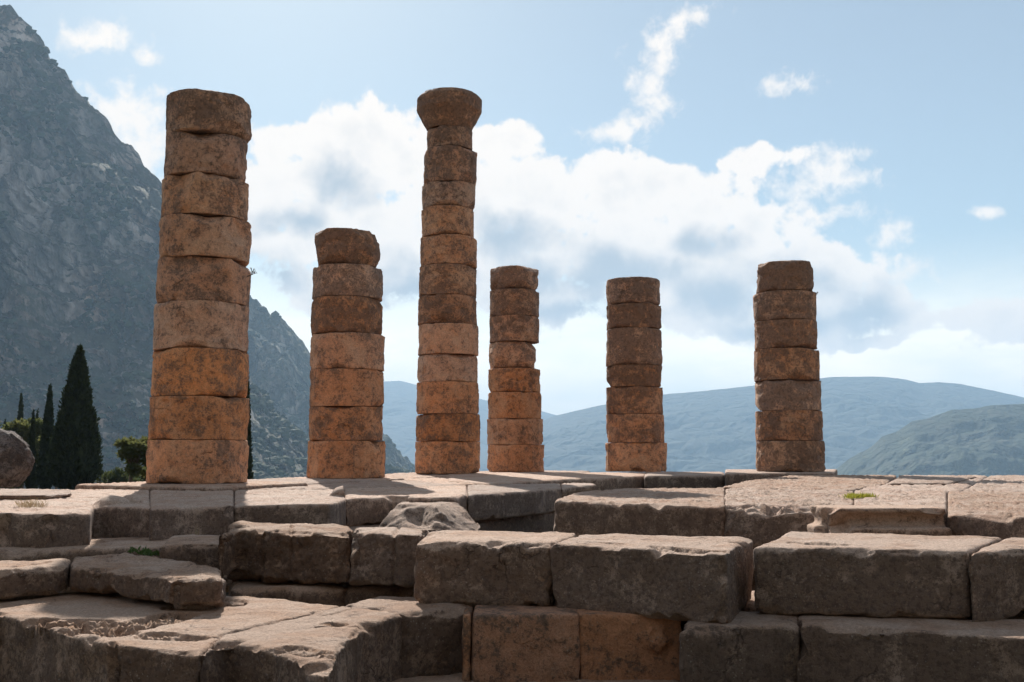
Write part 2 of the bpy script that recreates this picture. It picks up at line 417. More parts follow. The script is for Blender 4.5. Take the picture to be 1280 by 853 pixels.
SEED = [100]
def rough_solid(name, bm, m, vox, amp=0.02, rounds=4, chips=10, chip=0.06, cracks=(), rough=(), bites=(), cuts=(), strata=0.0,
                color=(0.5, 0.5, 0, 1), edge=1.0, top_amp=0.5):
    """remesh a closed solid finely, wear its edges, break its corners and roughen its faces"""
    SEED[0] += 13; sd = SEED[0]; rs = np.random.default_rng(sd)
    bmesh.ops.recalc_face_normals(bm, faces=bm.faces)
    me = bpy.data.meshes.new(name); bm.to_mesh(me)
    corners = np.array([v.co[:] for v in bm.verts]); cen = corners.mean(0)
    edges = [(np.array(e.verts[0].co), np.array(e.verts[1].co), e.calc_face_angle(0)) for e in bm.edges]
    edges = [e for e in edges if e[2] > 0.4]
    bm.free()
    tmp = bpy.data.objects.new("tmp", me); COL.objects.link(tmp)
    md = tmp.modifiers.new("r", 'REMESH'); md.mode = 'VOXEL'; md.voxel_size = vox; md.adaptivity = 0
    dg = bpy.context.evaluated_depsgraph_get()
    me2 = bpy.data.meshes.new_from_object(tmp.evaluated_get(dg))
    bpy.data.objects.remove(tmp); bpy.data.meshes.remove(me)
    V0, E = mesh_arrays(me2)
    V = laplace(V0, E, rounds)
    wear = np.clip(np.linalg.norm(V - V0, axis=1) / vox, 0, 1.5)
    # broken corners and arrises: planes that shave the edges
    for k in range(chips * 3):
        a, b, _ = edges[rs.integers(len(edges))]
        t = rs.choice([rs.uniform(0, 1), 0.0, 1.0], p=[0.7, 0.15, 0.15])
        p = a * (1 - t) + b * t
        n = p - cen; ed = (b - a) / (np.linalg.norm(b - a) + 1e-6)
        n = n / (np.abs(corners - cen).max(0) + 1e-6)
        n = n - ed * (n @ ed) * 0.9 + rs.normal(size=3) * 0.25
        n /= np.linalg.norm(n)
        c = chip * rs.uniform(0.15, 1.0) ** 1.6
        rad = c * rs.uniform(2.5, 7) + vox
        d = (V - p) @ n + c
        near = 1 - sm(np.linalg.norm(V - p, axis=1), rad * 0.7, rad)
        V = V - (np.maximum(d, 0) * near)[:, None] * n
    for (p, n) in cuts:
        n = np.array(n, float); n /= np.linalg.norm(n)
        wob = 0.03 * fbm(V * 4, 3, sd + 5)
        d = (V - np.array(p)) @ n + wob
        V = V - np.maximum(d, 0)[:, None] * n
    for (c, r) in bites:
        d = V - np.array(c); L = np.linalg.norm(d, axis=1) + 1e-9
        rr = r * (1 + 0.35 * fbm(V * 6, 3, sd + 6))
        f = L < rr
        V[f] += (d[f] / L[f][:, None]) * (rr - L)[f][:, None] * 0.9
    V = laplace(V, E, 1, 0.4)
    me2.vertices.foreach_set('co', V.ravel().astype(np.float32)); me2.update()
    N = vertex_normals(me2)
    up = np.clip(N[:, 2], 0, 1) ** 2
    lo = fbm(V * 1.6, 3, sd + 1)
    mi = fbm(V * 6.0, 4, sd + 2)
    fi = fbm(V * 24.0, 3, sd + 3)
    side = 1 - up * (1 - top_amp)
    disp = amp * (1.5 * lo + 0.8 * mi) * side + amp * 0.35 * fi * side
    br = sm(fbm(V * 3.2, 3, sd + 4), 0.0, 0.45)
    disp -= edge * np.minimum(wear, 1) * (0.010 + 0.035 * br) * (1 + 0.8 * fbm(V * 18, 2, sd + 7))
    if strata:
        q = fbm(V * np.array([0.8, 3.0, 1.0]), 4, sd + 8) * 4
        st = q - np.floor(q)
        disp -= strata * up * sm(st, 0.0, 0.25) * (0.4 + 0.6 * sm(lo, -0.3, 0.3))
    for (L, wd, dp) in cracks:
        wob = 0.5 * wd * fbm(V * 9, 2, sd + 9) + 0.03 * fbm(V * 3, 2, sd + 10)
        dist = np.abs(poly_dist(V[:, :2], L) + wob)
        disp -= dp * np.clip(1 - dist / wd, 0, 1) ** 0.6
    V = V + N * disp[:, None]
    for (L, rd, dp) in rough:
        dist = poly_dist(V[:, :2], L) + 0.25 * rd * fbm(V * 5, 3, sd + 11)
        k = (1 - sm(dist, rd * 0.55, rd)) * sm(up, 0.1, 0.6)
        rn = 0.42 + 1.5 * fbm(V * np.array([4, 8, 4]), 5, sd + 12, 0.62)
        dep = dp * np.clip(k * 1.25 - 0.12, 0, 1) * np.clip(rn, 0, 1.4)
        stp = 0.022
        qd = dep / stp + 0.5 * fbm(V * 10, 3, sd + 13); fl = np.floor(qd)
        dep = np.where(dep > 0.004, stp * (fl + sm(qd - fl, 0.0, 0.45)), dep)
        V[:, 2] -= np.maximum(dep, 0) + k * 0.010 * fbm(V * 34, 2, sd + 14)
    base = np.array([cen[0], cen[1], V[:, 2].min()])
    V = V - base
    me2.vertices.foreach_set('co', V.ravel().astype(np.float32)); me2.update()
    me2.materials.clear(); me2.materials.append(m)
    me2.polygons.foreach_set('use_smooth', [True] * len(me2.polygons))
    me2.name = name
    o = bpy.data.objects.new(name, me2); COL.objects.link(o); o.location = base
    o.color = color
    return o

def prism(bm, pts, z1, z0, flare=0.0, jitter=0.0, grow=0.0):
    pts = [np.array(p, float) for p in pts]
    c_ = sum(pts) / len(pts)
    pts = [p + (p - c_) / (np.linalg.norm(p - c_) + 1e-9) * grow for p in pts]
    area = sum(a[0] * b[1] - a[1] * b[0] for a, b in zip(pts, pts[1:] + pts[:1]))
    if area < 0: pts = pts[::-1]
    c = sum(pts) / len(pts)
    top = [bm.verts.new((p[0], p[1], z1)) for p in pts]
    bot = []
    for p in pts:
        d = p - c; d /= np.linalg.norm(d) + 1e-9
        q = p + d * (flare + random.uniform(-jitter, jitter))
        bot.append(bm.verts.new((q[0], q[1], z0)))
    bm.faces.new(top); bm.faces.new(bot[::-1])
    n = len(pts)
    for i in range(n):
        j = (i + 1) % n
        bm.faces.new((top[j], top[i], bot[i], bot[j]))

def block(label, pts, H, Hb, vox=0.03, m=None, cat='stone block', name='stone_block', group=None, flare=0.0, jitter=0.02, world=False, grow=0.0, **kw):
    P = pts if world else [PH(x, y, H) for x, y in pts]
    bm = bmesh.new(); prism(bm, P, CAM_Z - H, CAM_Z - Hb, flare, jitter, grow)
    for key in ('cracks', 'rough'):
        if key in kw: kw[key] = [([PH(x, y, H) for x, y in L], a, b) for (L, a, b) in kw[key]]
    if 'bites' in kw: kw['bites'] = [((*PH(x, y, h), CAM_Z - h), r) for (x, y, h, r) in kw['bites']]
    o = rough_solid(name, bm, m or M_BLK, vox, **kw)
    return tag(o, label, cat, group)

# ------------------------------------------------------------------ ground and far terrain
def ground_z(x, y):
    r = np.sqrt(x * x + y * y); a = np.arctan2(x, y)
    z = np.full_like(x, -1.15)
    back = np.clip(-y - 3.5, 0, None)
    z = z + np.minimum(back * 0.8, 220)                              # unseen hillside behind the viewer, steepened to shade the foreground
    left = 1 - sm(a, R(-20), R(-8))                                   # the level shoulder under the cypresses
    fwd = np.clip(y - 46, 0, None)
    zl = -fwd * 0.045
    zr = -np.minimum(fwd * 0.42, 60 + fwd * 0.16)
    z = z + np.maximum(zl * left + zr * (1 - left), -345) * (y > 0)
    z = z + 0.05 * fbm(np.stack([x, y, 0 * x], 1) * 0.5, 3, 3) + np.clip(r / 60 - 1, 0, 30) * 0.35 * fbm(np.stack([x, y, 0 * x], 1) * 0.03, 4, 4)
    return z
rr = np.concatenate([[0.0], np.geomspace(1.5, 13000, 160)]); aa = np.linspace(-math.pi, math.pi, 241)[:-1]
RRg, AAg = np.meshgrid(rr, aa, indexing='ij')
gx, gy = (RRg * np.sin(AAg)).ravel(), (RRg * np.cos(AAg)).ravel()
gz = ground_z(gx, gy)
na = len(aa); idx = np.arange(len(rr) * na).reshape(len(rr), na)
q = np.stack([idx[:-1], idx[1:], np.roll(idx[1:], -1, 1), np.roll(idx[:-1], -1, 1)], -1).reshape(-1, 4)
M_GROUND = plain_mat("ground_earth", (0.10, 0.08, 0.06), (0.045, 0.05, 0.03), 0.35, 0.95, 0.4)
struct(link_mesh("ground", np.stack([gx, gy, gz], 1), q[:, ::-1], M_GROUND))

def rock_mat(name, rock, warm, green, sc_, veg=0.5, bump=1.0, bd=6.0):
    m, t, b, o = new_mat(name)
    P = t.node('ShaderNodeTexCoord').outputs['Object']
    Pv = t.vec('MULTIPLY', P, (1, 1, 0.35))
    n1 = t.noise(P, 0.006 * sc_, 7, 0.68); n2 = t.noise(Pv, 0.035 * sc_, 7, 0.7, 0.5); n3 = t.noise(P, 0.10 * sc_, 6, 0.75)
    col = t.mix(t.sstep(n1, 0.45, 0.62), rock, warm)
    v = t.math('MULTIPLY_ADD', t.math('SUBTRACT', n2, 0.5), 5.0, 1.0)
    hs = t.node('ShaderNodeHueSaturation'); t.l.new(col, hs.inputs['Color']); t.l.new(v, hs.inputs['Value'])
    g = t.node('ShaderNodeNewGeometry'); sp = t.node('ShaderNodeSeparateXYZ'); t.l.new(g.outputs['Normal'], sp.inputs[0])
    vf = t.math('ADD', t.math('ADD', t.math('MULTIPLY', n1, 0.7), t.math('MULTIPLY', n3, 0.45)), t.math('MULTIPLY', sp.outputs[2], 0.22))
    vm = t.sstep(vf, 0.80 - 0.3 * veg, 0.90 - 0.3 * veg)
    col = t.mix(t.math('MULTIPLY', vm, 0.9), hs.outputs[0], green)
    # joints and gullies running down the faces, their shade painted into the colour
    wq = t.vec('ADD', t.vec('MULTIPLY', P, (1, 1, 0.28)), t.vec('MULTIPLY', t.noise(P, 0.02 * sc_, 5, 0.65, color=True), (55, 55, 55)))
    ve = t.voro(wq, 0.022 * sc_, 'DISTANCE_TO_EDGE')
    gul = t.sstep(ve, 0.20, 0.0)
    col = t.mix(t.math('MULTIPLY', gul, 0.55), col, (green[0] * 1.2, green[1] * 1.2, green[2] * 1.4))
    t.l.new(col, b.inputs['Base Color']); b.inputs['Roughness'].default_value = 0.95
    h = t.math('SUBTRACT', t.math('ADD', n2, t.math('MULTIPLY', n3, 0.5)), t.math('MULTIPLY', gul, 0.8))
    bp = t.node('ShaderNodeBump'); bp.inputs['Strength'].default_value = bump; bp.inputs['Distance'].default_value = bd
    t.l.new(h, bp.inputs['Height']); t.l.new(bp.outputs[0], b.inputs['Normal'])
    return m

def ridge(name, sil, Dc, Db, zb, nu, nv, amp, scl, m, prof=1.0, seed=1, crest=0.12, back=1.35, zstretch=2.2, jag=0.02, depth_slope=0.0):
    sx = [p[0] for p in sil]; sy = [p[1] for p in sil]
    px = np.linspace(sx[0], sx[-1], nu); py = np.interp(px, sx, sy)
    rows = []
    C = np.array([PY(a, b, Dc + depth_slope * (a - sx[0])) for a, b in zip(px, py)])
    B = np.array([PY(a, 590, Db + depth_slope * (a - sx[0]) * 0.5) for a in px]); B[:, 2] = zb
    K = C * np.array([back, back, 1.0]); K[:, 2] = zb
    for v in np.linspace(0, 1, nv):
        p = B * (1 - v) + C * v; p[:, 2] = zb + (C[:, 2] - zb) * v ** prof
        rows.append((p, v))
    for v in np.linspace(0, 1, 14)[1:]:
        p = C * (1 - v) + K * v; p[:, 2] = zb + (C[:, 2] - zb) * (1 - v) ** 0.9
        rows.append((p, -1))
    P = np.concatenate([r[0] for r in rows]); vv = np.repeat([r[1] for r in rows], nu)
    env = np.where(vv < 0, 0.35, np.minimum(sm(vv, 0, 0.12) + 0.2, 1) * (crest + (1 - crest) * (1 - sm(vv, 0.72, 1.0))))
    Q = P / scl; Q[:, 2] /= zstretch
    n = ridged(Q, 7, seed, 0.64) - 0.35 + 0.7 * fbm(Q * 0.5, 3, seed + 20)
    hgt = np.clip((P[:, 2] - zb), 0, None)
    P[:, 1] -= amp * env * n
    P[:, 2] += amp * 0.45 * env * fbm(Q * 1.7 + 5, 5, seed + 40) * sm(hgt, 0, amp)
    P[:, 2] += amp * jag * fbm(Q * 9 + 5, 4, seed + 60)
    ni = len(rows); idx = np.arange(ni * nu).reshape(ni, nu)
    q = np.stack([idx[:-1, :-1], idx[:-1, 1:], idx[1:, 1:], idx[1:, :-1]], -1).reshape(-1, 4)
    o = struct(link_mesh(name, P, q, m))
    return o, P[:nv * nu].reshape(nv, nu, 3)

M_CLIFF = rock_mat("cliff_rock", (0.36, 0.31, 0.275), (0.42, 0.28, 0.21), (0.046, 0.050, 0.024), 0.62, 0.62, 1.0, 16.0)
M_CLIFF2 = rock_mat("crag_rock", (0.35, 0.31, 0.265), (0.38, 0.28, 0.21), (0.056, 0.064, 0.026), 0.75, 0.66, 1.0, 16.0)
M_FAR = rock_mat("far_hill", (0.08, 0.085, 0.055), (0.18, 0.14, 0.10), (0.012, 0.022, 0.015), 0.42, 0.75, 0.8, 20)
M_SPUR = rock_mat("spur_hill", (0.10, 0.105, 0.055), (0.30, 0.22, 0.17), (0.016, 0.030, 0.014), 1.0, 0.60, 0.8, 8)

sil1 = [(-420, -260), (-200, -110), (-60, -30), (0, 10), (22, 18), (40, 34), (58, 62), (80, 88), (100, 112), (118, 128), (132, 143), (150, 168),
        (165, 184), (180, 203), (205, 224), (232, 268), (262, 335), (285, 405), (310, 470), (345, 520), (400, 560), (470, 585), (540, 600)]
m1, G1m = ridge("mountain", sil1, 1500, 1010, -62, 640, 330, 170, 230, M_CLIFF, 1.05, 3, 0.16, jag=0.10)
sil2 = [(120, 300), (250, 352), (300, 362), (313, 371), (330, 379), (350, 394), (366, 408), (378, 424), (388, 440), (410, 470), (440, 505), (480, 548), (500, 562), (522, 592), (560, 625), (640, 680)]
m2, G2m = ridge("mountain", sil2, 2300, 1850, -150, 400, 220, 170, 260, M_CLIFF2, 1.0, 9, 0.22, jag=0.12)
silA = [(300, 470), (400, 474), (440, 479), (480, 477), (500, 476), (520, 481), (560, 491), (600, 499), (640, 507), (680, 515), (706, 522), (740, 534), (800, 560), (900, 600)]
ridge("hills", silA, 9200, 5600, -345, 260, 80, 130, 700, M_FAR, 0.9, 15, 0.03, 1.2, 1.5)
silB = [(560, 590), (640, 545), (690, 521), (706, 517), (740, 509), (790, 500), (830, 493), (880, 489), (945, 482), (975, 478), (1000, 476), (1040, 471.5), (1070, 471),
        (1100, 471), (1130, 474), (1150, 479), (1175, 478), (1200, 480), (1240, 488), (1280, 497), (1400, 512), (1600, 500), (1900, 520)]
ridge("hills", silB, 6600, 3900, -345, 460, 140, 130, 500, M_FAR, 0.95, 21, 0.03, 1.25, 1.5)
silC = [(960, 640), (1020, 606), (1040, 590), (1064, 572), (1088, 560), (1104, 546), (1122, 540), (1140, 527), (1158, 523), (1190, 512), (1215, 511), (1240, 506), (1280, 505), (1360, 496), (1500, 480), (1900, 470)]
ridge("hills", silC, 3000, 1900, -300, 420, 160, 95, 260, M_SPUR, 0.95, 31, 0.12, 1.3, 1.5)

# scrub growing on the two near mountains
def ico():
    bm = bmesh.new(); bmesh.ops.create_icosphere(bm, subdivisions=1, radius=1)
    V = np.array([v.co[:] for v in bm.verts]); Fq = np.array([[v.index for v in f.verts] for f in bm.faces]); bm.free(); return V, Fq
IV, IF = ico()
def scrub(grid, n, rmin, rmax, seed):
    r = np.random.default_rng(seed)
    P = grid.reshape(-1, 3)
    nu = grid.shape[1]
    c = P[r.integers(nu * 3, len(P), n * 5)]
    d = fbm(c / 140, 4, seed) + 0.25 * (1 - sm(c[:, 2], 0, 250)) + r.uniform(-0.25, 0.25, len(c))
    c = c[np.argsort(-d)][:n]
    c = c + r.normal(size=c.shape) * np.array([3, 3, 0.4])
    s = r.uniform(rmin, rmax, n) * (c[:, 1] / 900)
    V = c[:, None, :] + IV[None] * s[:, None, None] * r.uniform(0.6, 1.25, (n, len(IV), 1)) * np.array([1.15, 1.15, 0.9])
    Fq = (IF[None] + (np.arange(n) * len(IV))[:, None, None]).reshape(-1, 3)
    return V.reshape(-1, 3), Fq
for g, n, sd in ((G1m, 6500, 5), (G2m, 3500, 6)):
    V, Fq = scrub(g, n, 1.6, 4.2, sd)
    tag(link_mesh("scrub", V, Fq, M_SCRUB, smooth=False), "dark green scrub dotted over the rocky mountain side", "scrub", None, 'stuff')

# ------------------------------------------------------------------ haze
def haze():
    m = bpy.data.materials.new("haze_air"); m.use_nodes = True
    t = NT(m.node_tree); t.n.clear()
    v = t.node('ShaderNodeVolumePrincipled'); o = t.node('ShaderNodeOutputMaterial')
    v.inputs['Color'].default_value = (0.50, 0.74, 1.0, 1); v.inputs['Density'].default_value = 1.3e-4
    v.inputs['Anisotropy'].default_value = 0.0
    t.l.new(v.outputs[0], o.inputs['Volume'])
    x0, x1, y0, y1, z0, z1 = -13500, 13500, -13500, 13500, -380, 700
    V = [(x, y, z) for x in (x0, x1) for y in (y0, y1) for z in (z0, z1)]
    Fq = [(0, 1, 3, 2), (4, 6, 7, 5), (0, 4, 5, 1), (2, 3, 7, 6), (0, 2, 6, 4), (1, 5, 7, 3)]
    h = link_mesh("haze", V, Fq, m, smooth=False)
    tag(h, "thin blue haze filling the valley air", "haze", None, 'stuff')
haze()

# ------------------------------------------------------------------ columns
def drum_mesh(Rb, Rt, z0, z1, seed, nth=176, nz=22, erode=0.05, chips=7, chip=0.07, bites=(), flute=0.0, dome=0.0, amp=0.017, profile=None):
    """one eroded column drum; z relative to the column base, axis at the local origin"""
    rs = np.random.default_rng(seed)
    th = np.linspace(0, 2 * math.pi, nth, endpoint=False)
    H = z1 - z0
    rows = []
    er = erode
    for f in (0.0, 0.25, 0.5, 0.72, 0.88): rows.append((f, 0.0))
    tt = np.concatenate([np.linspace(0, 1, 7)[:-1] ** 1.5 * (er / H), np.linspace(er / H, 1 - er / H, nz), 1 - np.linspace(1, 0, 7)[1:] ** 1.5 * (er / H)])
    side = [(1.0, t) for t in tt]
    V = []
    for f, _ in rows: V.append(np.stack([f * Rb * np.cos(th), f * Rb * np.sin(th), np.full(nth, z0)], 1))
    ids = [0] * len(rows)
    for f, t in side:
        d = min(t, 1 - t) * H
        zc_ = z0 if t < 0.5 else z1
        er_t = er * (0.35 + 1.1 * sm(gnoise(np.stack([np.cos(th) * 1.6, np.sin(th) * 1.6, th * 0 + zc_ * 3.1], 1) + seed * 1.3, seed), -0.25, 0.45))
        k = np.clip(1 - d / er_t, 0, 1)
        r = Rb + (Rt - Rb) * t
        if profile: r = profile(t)
        rr_ = r - er_t * 0.7 * k ** 2.4
        V.append(np.stack([rr_ * np.cos(th), rr_ * np.sin(th), np.full(nth, z0 + H * t)], 1)); ids.append(1)
    for f, _ in rows[::-1]: V.append(np.stack([f * Rt * np.cos(th), f * Rt * np.sin(th), np.full(nth, z1 + dome * (1 - f))], 1)); ids.append(2)
    ni = len(V); V = np.concatenate(V)
    idn = np.repeat(ids, nth)
    if flute:
        a = np.arctan2(V[:, 1], V[:, 0])
        fl = np.abs(np.sin(a * 10)) 
        msk = sm(gnoise(V * np.array([1.2, 1.2, 0.6]) + seed * 3.1, seed), -0.1, 0.3) * (idn == 1)
        V[:, :2] *= (1 - flute * msk * (1 - (1 - fl) ** 2) * 1.0)[:, None]
    for k in range(chips):
        a = rs.uniform(0, 2 * math.pi); top = rs.random() < 0.55
        zc = z1 if top else z0
        p = np.array([Rb * math.cos(a), Rb * math.sin(a), zc])
        n = np.array([math.cos(a), math.sin(a), (1 if top else -1) * rs.uniform(0.3, 1.3)]); n += rs.normal(size=3) * 0.2; n /= np.linalg.norm(n)
        c = chip * rs.uniform(0.15, 1.2) ** 1.5
        d = (V - p) @ n + c
        near = 1 - sm(np.linalg.norm(V - p, axis=1), c * 3 + 0.05, c * 6 + 0.08)
        V = V - (np.maximum(d, 0) * near)[:, None] * n
    for (c, r) in bites:
        d = V - np.array(c); L = np.linalg.norm(d, axis=1) + 1e-9
        rr_ = r * (1 + 0.3 * fbm(V * 5, 3, seed + 6)); f = L < rr_
        V[f] -= 0.0
        hor = np.array([-c[0], -c[1], -0.6 * abs(c[0])]); hor /= np.linalg.norm(hor) + 1e-9
        V[f] += hor * ((rr_ - L)[f][:, None]) * 0.8
    rad = V.copy(); rad[:, 2] = 0; rad /= np.linalg.norm(rad, axis=1)[:, None] + 1e-6
    Nv = np.where((idn == 1)[:, None], rad, np.array([0, 0, 1.0]) * np.where(idn == 0, -1, 1)[:, None])
    W = V + seed * 7.7
    disp = amp * (1.7 * fbm(W * 1.5, 2, seed) + 1.1 * fbm(W * 4.5, 3, seed + 1) + 0.55 * fbm(W * 16, 3, seed + 2))
    disp -= 0.02 * sm(fbm(W * np.array([3, 3, 5.0]), 4, seed + 5), 0.10, 0.16)
    disp -= 0.03 * sm(fbm(W * 3.3, 3, seed + 3), 0.15, 0.5) * (0.35 + 0.65 * (np.minimum(V[:, 2] - z0, z1 - V[:, 2]) < 0.12))
    V = V + Nv * disp[:, None] * np.where(idn == 1, 1, 0.5)[:, None]
    V = np.concatenate([V, [[0, 0, z0], [0, 0, z1 + dome]]])
    idx = np.arange(ni * nth).reshape(ni, nth)
    q = np.stack([idx[:-1], np.roll(idx[:-1], -1, 1), np.roll(idx[1:], -1, 1), idx[1:]], -1).reshape(-1, 4)
    # row 0 is a degenerate ring at the centre of the bottom
    V[idx[0]] = V[idx[0]] * 0.0 + np.array([0, 0, z0]); V[idx[-1]] = np.array([0, 0, z1 + dome])
    bm = bmesh.new()
    return V[:ni * nth], q

def column(label, Y, drums, base_H, lich, warm, cap=None, seed=0, roundtop=0.0, extra=None):
    """drums: (top px, bottom px, left px, right px) from the top down, measured on the photograph"""
    zb = CAM_Z - base_H
    l, r = drums[-1][2], drums[-1][3]
    x_axis = (PY(l, 580, Y)[0] + PY(r, 580, Y)[0]) / 2
    root = empty("stone_column", (x_axis, Y, zb))
    tag(root, label, "column", "eroded Doric columns standing along the temple edge")
    n = len(drums)
    for i, (yt, yb, l, r) in enumerate(drums):
        ym = (yt + yb) / 2
        rad = (PY(r, ym, Y)[0] - PY(l, ym, Y)[0]) / 2 * 1.0
        xc = (PY(r, ym, Y)[0] + PY(l, ym, Y)[0]) / 2
        zt = PY(l, yt, Y - rad * 0.9)[2] - zb
        z0 = PY(l, yb, Y - rad * 0.9)[2] - zb if i < n - 1 else -0.004
        iscap = cap and i == 0
        kw = dict(erode=random.choice([0.008, 0.012, 0.02, 0.034]), chips=random.choice([8, 12, 16]), chip=random.choice([0.05, 0.07, 0.095]))
        if i == 0: kw.update(erode=0.04, chip=0.10, chips=18, dome=0.02)
        if i >= n - 2: kw.update(flute=0.030, erode=0.012, chips=10, chip=0.06)
        if extra and i in extra: kw.update(extra[i])
        if cap and i == 1: kw.update(erode=0.01, chips=6, chip=0.03)
        if iscap:
            rl = (PY(600, 130, Y)[0] - PY(519, 130, Y)[0]) / 2; rn = (PY(590, 155, Y)[0] - PY(534, 155, Y)[0]) / 2
            kw['profile'] = lambda t: rn + (rl - rn) * min(max(t - 0.02, 0.0) / 0.54, 1.0) - 0.10 * max(0.0, (t - 0.88) / 0.12)
            V, q = drum_mesh(rn, rl - 0.1, z0 + 0.004, zt, seed + i, nz=34, **{**kw, 'erode': 0.015, 'chips': 5, 'chip': 0.04, 'dome': 0.03})
        else:
            V, q = drum_mesh(rad, rad, z0 + 0.006, zt - 0.002, seed + i * 3, **kw)
        V = V + np.array([xc - x_axis, 0, 0])
        o = link_mesh("capital" if iscap else "drum", V, q[:, ::-1], M_COL, root)
        lv = lich[0] + (lich[1] - lich[0]) * (i / (n - 1)) + random.uniform(-0.12, 0.12)
        o.color = (lv, warm + random.uniform(-0.25, 0.25), 0, 1)
    return root

column("thickest, nearest column of nine drums beside the cypresses, without a capital", 19.2,
       [(112, 163, 211, 313), (163, 216, 209, 308), (216, 267, 205, 309), (267, 320, 202, 312), (320, 376, 199, 311), (376, 435, 196, 309),
        (435, 495, 193, 309), (495, 550, 190, 309), (550, 604, 186, 308)], 0.585, (0.62, 0.40), 0.68, seed=11)
column("seven-drum column with a notched top corner, in front of the steep crag", 24.4,
       [(285, 330, 393, 475), (330, 370, 392, 478), (370, 415.5, 390, 478), (415.5, 461, 389, 480), (461, 508, 388, 480), (508, 551, 387, 478), (551, 597, 385, 481)],
       0.63, (0.72, 0.42), 0.66, seed=47, extra={0: dict(bites=[((0.86, -0.2, 5.85), 0.30), ((0.8, 0.3, 5.85), 0.3)], chip=0.1)})
column("tallest, slender column still carrying its worn capital", 28.5,
       [(113, 157, 534, 589), (157, 182, 534, 590), (182, 226, 530, 596), (226, 257, 528, 594), (257, 293, 527, 592), (293, 330, 526, 596), (330, 368, 524, 596),
        (368, 404, 523, 596), (404, 442, 523, 598), (442, 477, 522, 597), (477, 517, 521, 598), (517, 552, 520, 600), (552, 592, 519, 600)],
       0.62, (0.66, 0.44), 0.66, cap=True, seed=83)
column("short narrow eight-drum column just beside the capped one, with deep nicks", 32.5,
       [(332, 361, 613, 673), (361, 394, 612, 674), (394, 426, 612, 674), (426, 460, 611, 670), (460, 490, 610, 675), (490, 523, 610, 677), (523, 556, 609, 679), (556, 590, 609, 680)],
       0.656, (0.70, 0.42), 0.62, seed=131, extra={0: dict(erode=0.11, chip=0.12, dome=0.05), 3: dict(chips=30, chip=0.12)})
column("flat-topped seven-drum column before the dip between the blue ridges", 30.8,
       [(346, 378.5, 758, 825), (378.5, 409.5, 758, 826), (409.5, 456, 758, 827), (456, 483, 758, 828), (483, 517.5, 758, 828), (517.5, 553.5, 758, 830), (553.5, 590, 757, 833)],
       0.62, (0.74, 0.52), 0.55, seed=173, extra={0: dict(erode=0.05, chip=0.06, dome=0.0)})
column("round-shouldered column standing apart before the green spur", 27.5,
       [(325, 363, 946, 1015), (363, 399, 943, 1019), (399, 435, 944, 1020), (435, 474.5, 944, 1023), (474.5, 513, 945, 1025), (513, 551, 945, 1027), (551, 589.5, 946, 1030)],
       0.545, (0.76, 0.6), 0.52, seed=211, extra={0: dict(erode=0.08, chip=0.10, dome=0.04)})

# ------------------------------------------------------------------ stylobate and paving
GP = "worn paving slabs of the temple floor"
GF = "big foundation blocks of the temple"
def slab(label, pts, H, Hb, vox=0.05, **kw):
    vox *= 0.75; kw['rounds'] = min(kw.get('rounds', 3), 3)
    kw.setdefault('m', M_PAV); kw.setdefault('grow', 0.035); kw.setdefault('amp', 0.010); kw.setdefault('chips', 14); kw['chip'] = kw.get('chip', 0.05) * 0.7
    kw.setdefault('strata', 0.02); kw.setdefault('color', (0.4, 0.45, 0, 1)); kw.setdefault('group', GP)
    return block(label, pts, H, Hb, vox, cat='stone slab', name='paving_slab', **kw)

# back terrace on the left
slab("sunlit floor slab at the left picture edge, below the boulder", [(-150, 642), (0, 640), (60, 641), (112, 639), (116, 631), (186, 633), (186, 611), (-150, 612)], 0.66, 1.08, 0.045,
     bites=[(140, 636, 0.72, 0.22), (160, 634, 0.72, 0.18)], rounds=6)
slab("floor slab crossed by the shadow of the thickest column", [(188, 635), (240, 632), (292, 630), (292, 612), (188, 611)], 0.655, 1.08, 0.045, rounds=5)
slab("floor slab with crumbling sunlit lip, right of the thick column's shadow", [(294, 630), (373, 629), (412, 628), (430, 623), (430, 611), (294, 612)], 0.66, 1.08, 0.045, rounds=7,
     bites=[(432, 626, 0.74, 0.25)])
slab("floor slab behind the sloping broken stone", [(432, 622), (497, 619), (533, 620.5), (568, 620), (583, 617), (583, 606), (432, 609)], 0.665, 1.09, 0.05, rounds=7)
slab("floor slab with a vertical face overhanging the dark gap", [(585, 617), (628, 614.5), (669, 612), (700, 608.5), (700, 603.8), (585, 605.5)], 0.66, 1.1, 0.05, rounds=5)
slab("thin slab end jutting over the gap between the terraces", [(702, 608.5), (725, 606), (744, 605), (742, 603.2), (702, 603.6)], 0.66, 0.80, 0.05)
slab("long floor slab between the two nearest columns", [(310, 611), (430, 609.5), (580, 605.5), (560, 600), (400, 600.5), (312, 602)], 0.655, 1.0, 0.06)
slab("floor slab in front of the capped column", [(560, 604.8), (640, 602.5), (660, 597), (600, 595.5), (500, 597.5)], 0.645, 0.95, 0.07)
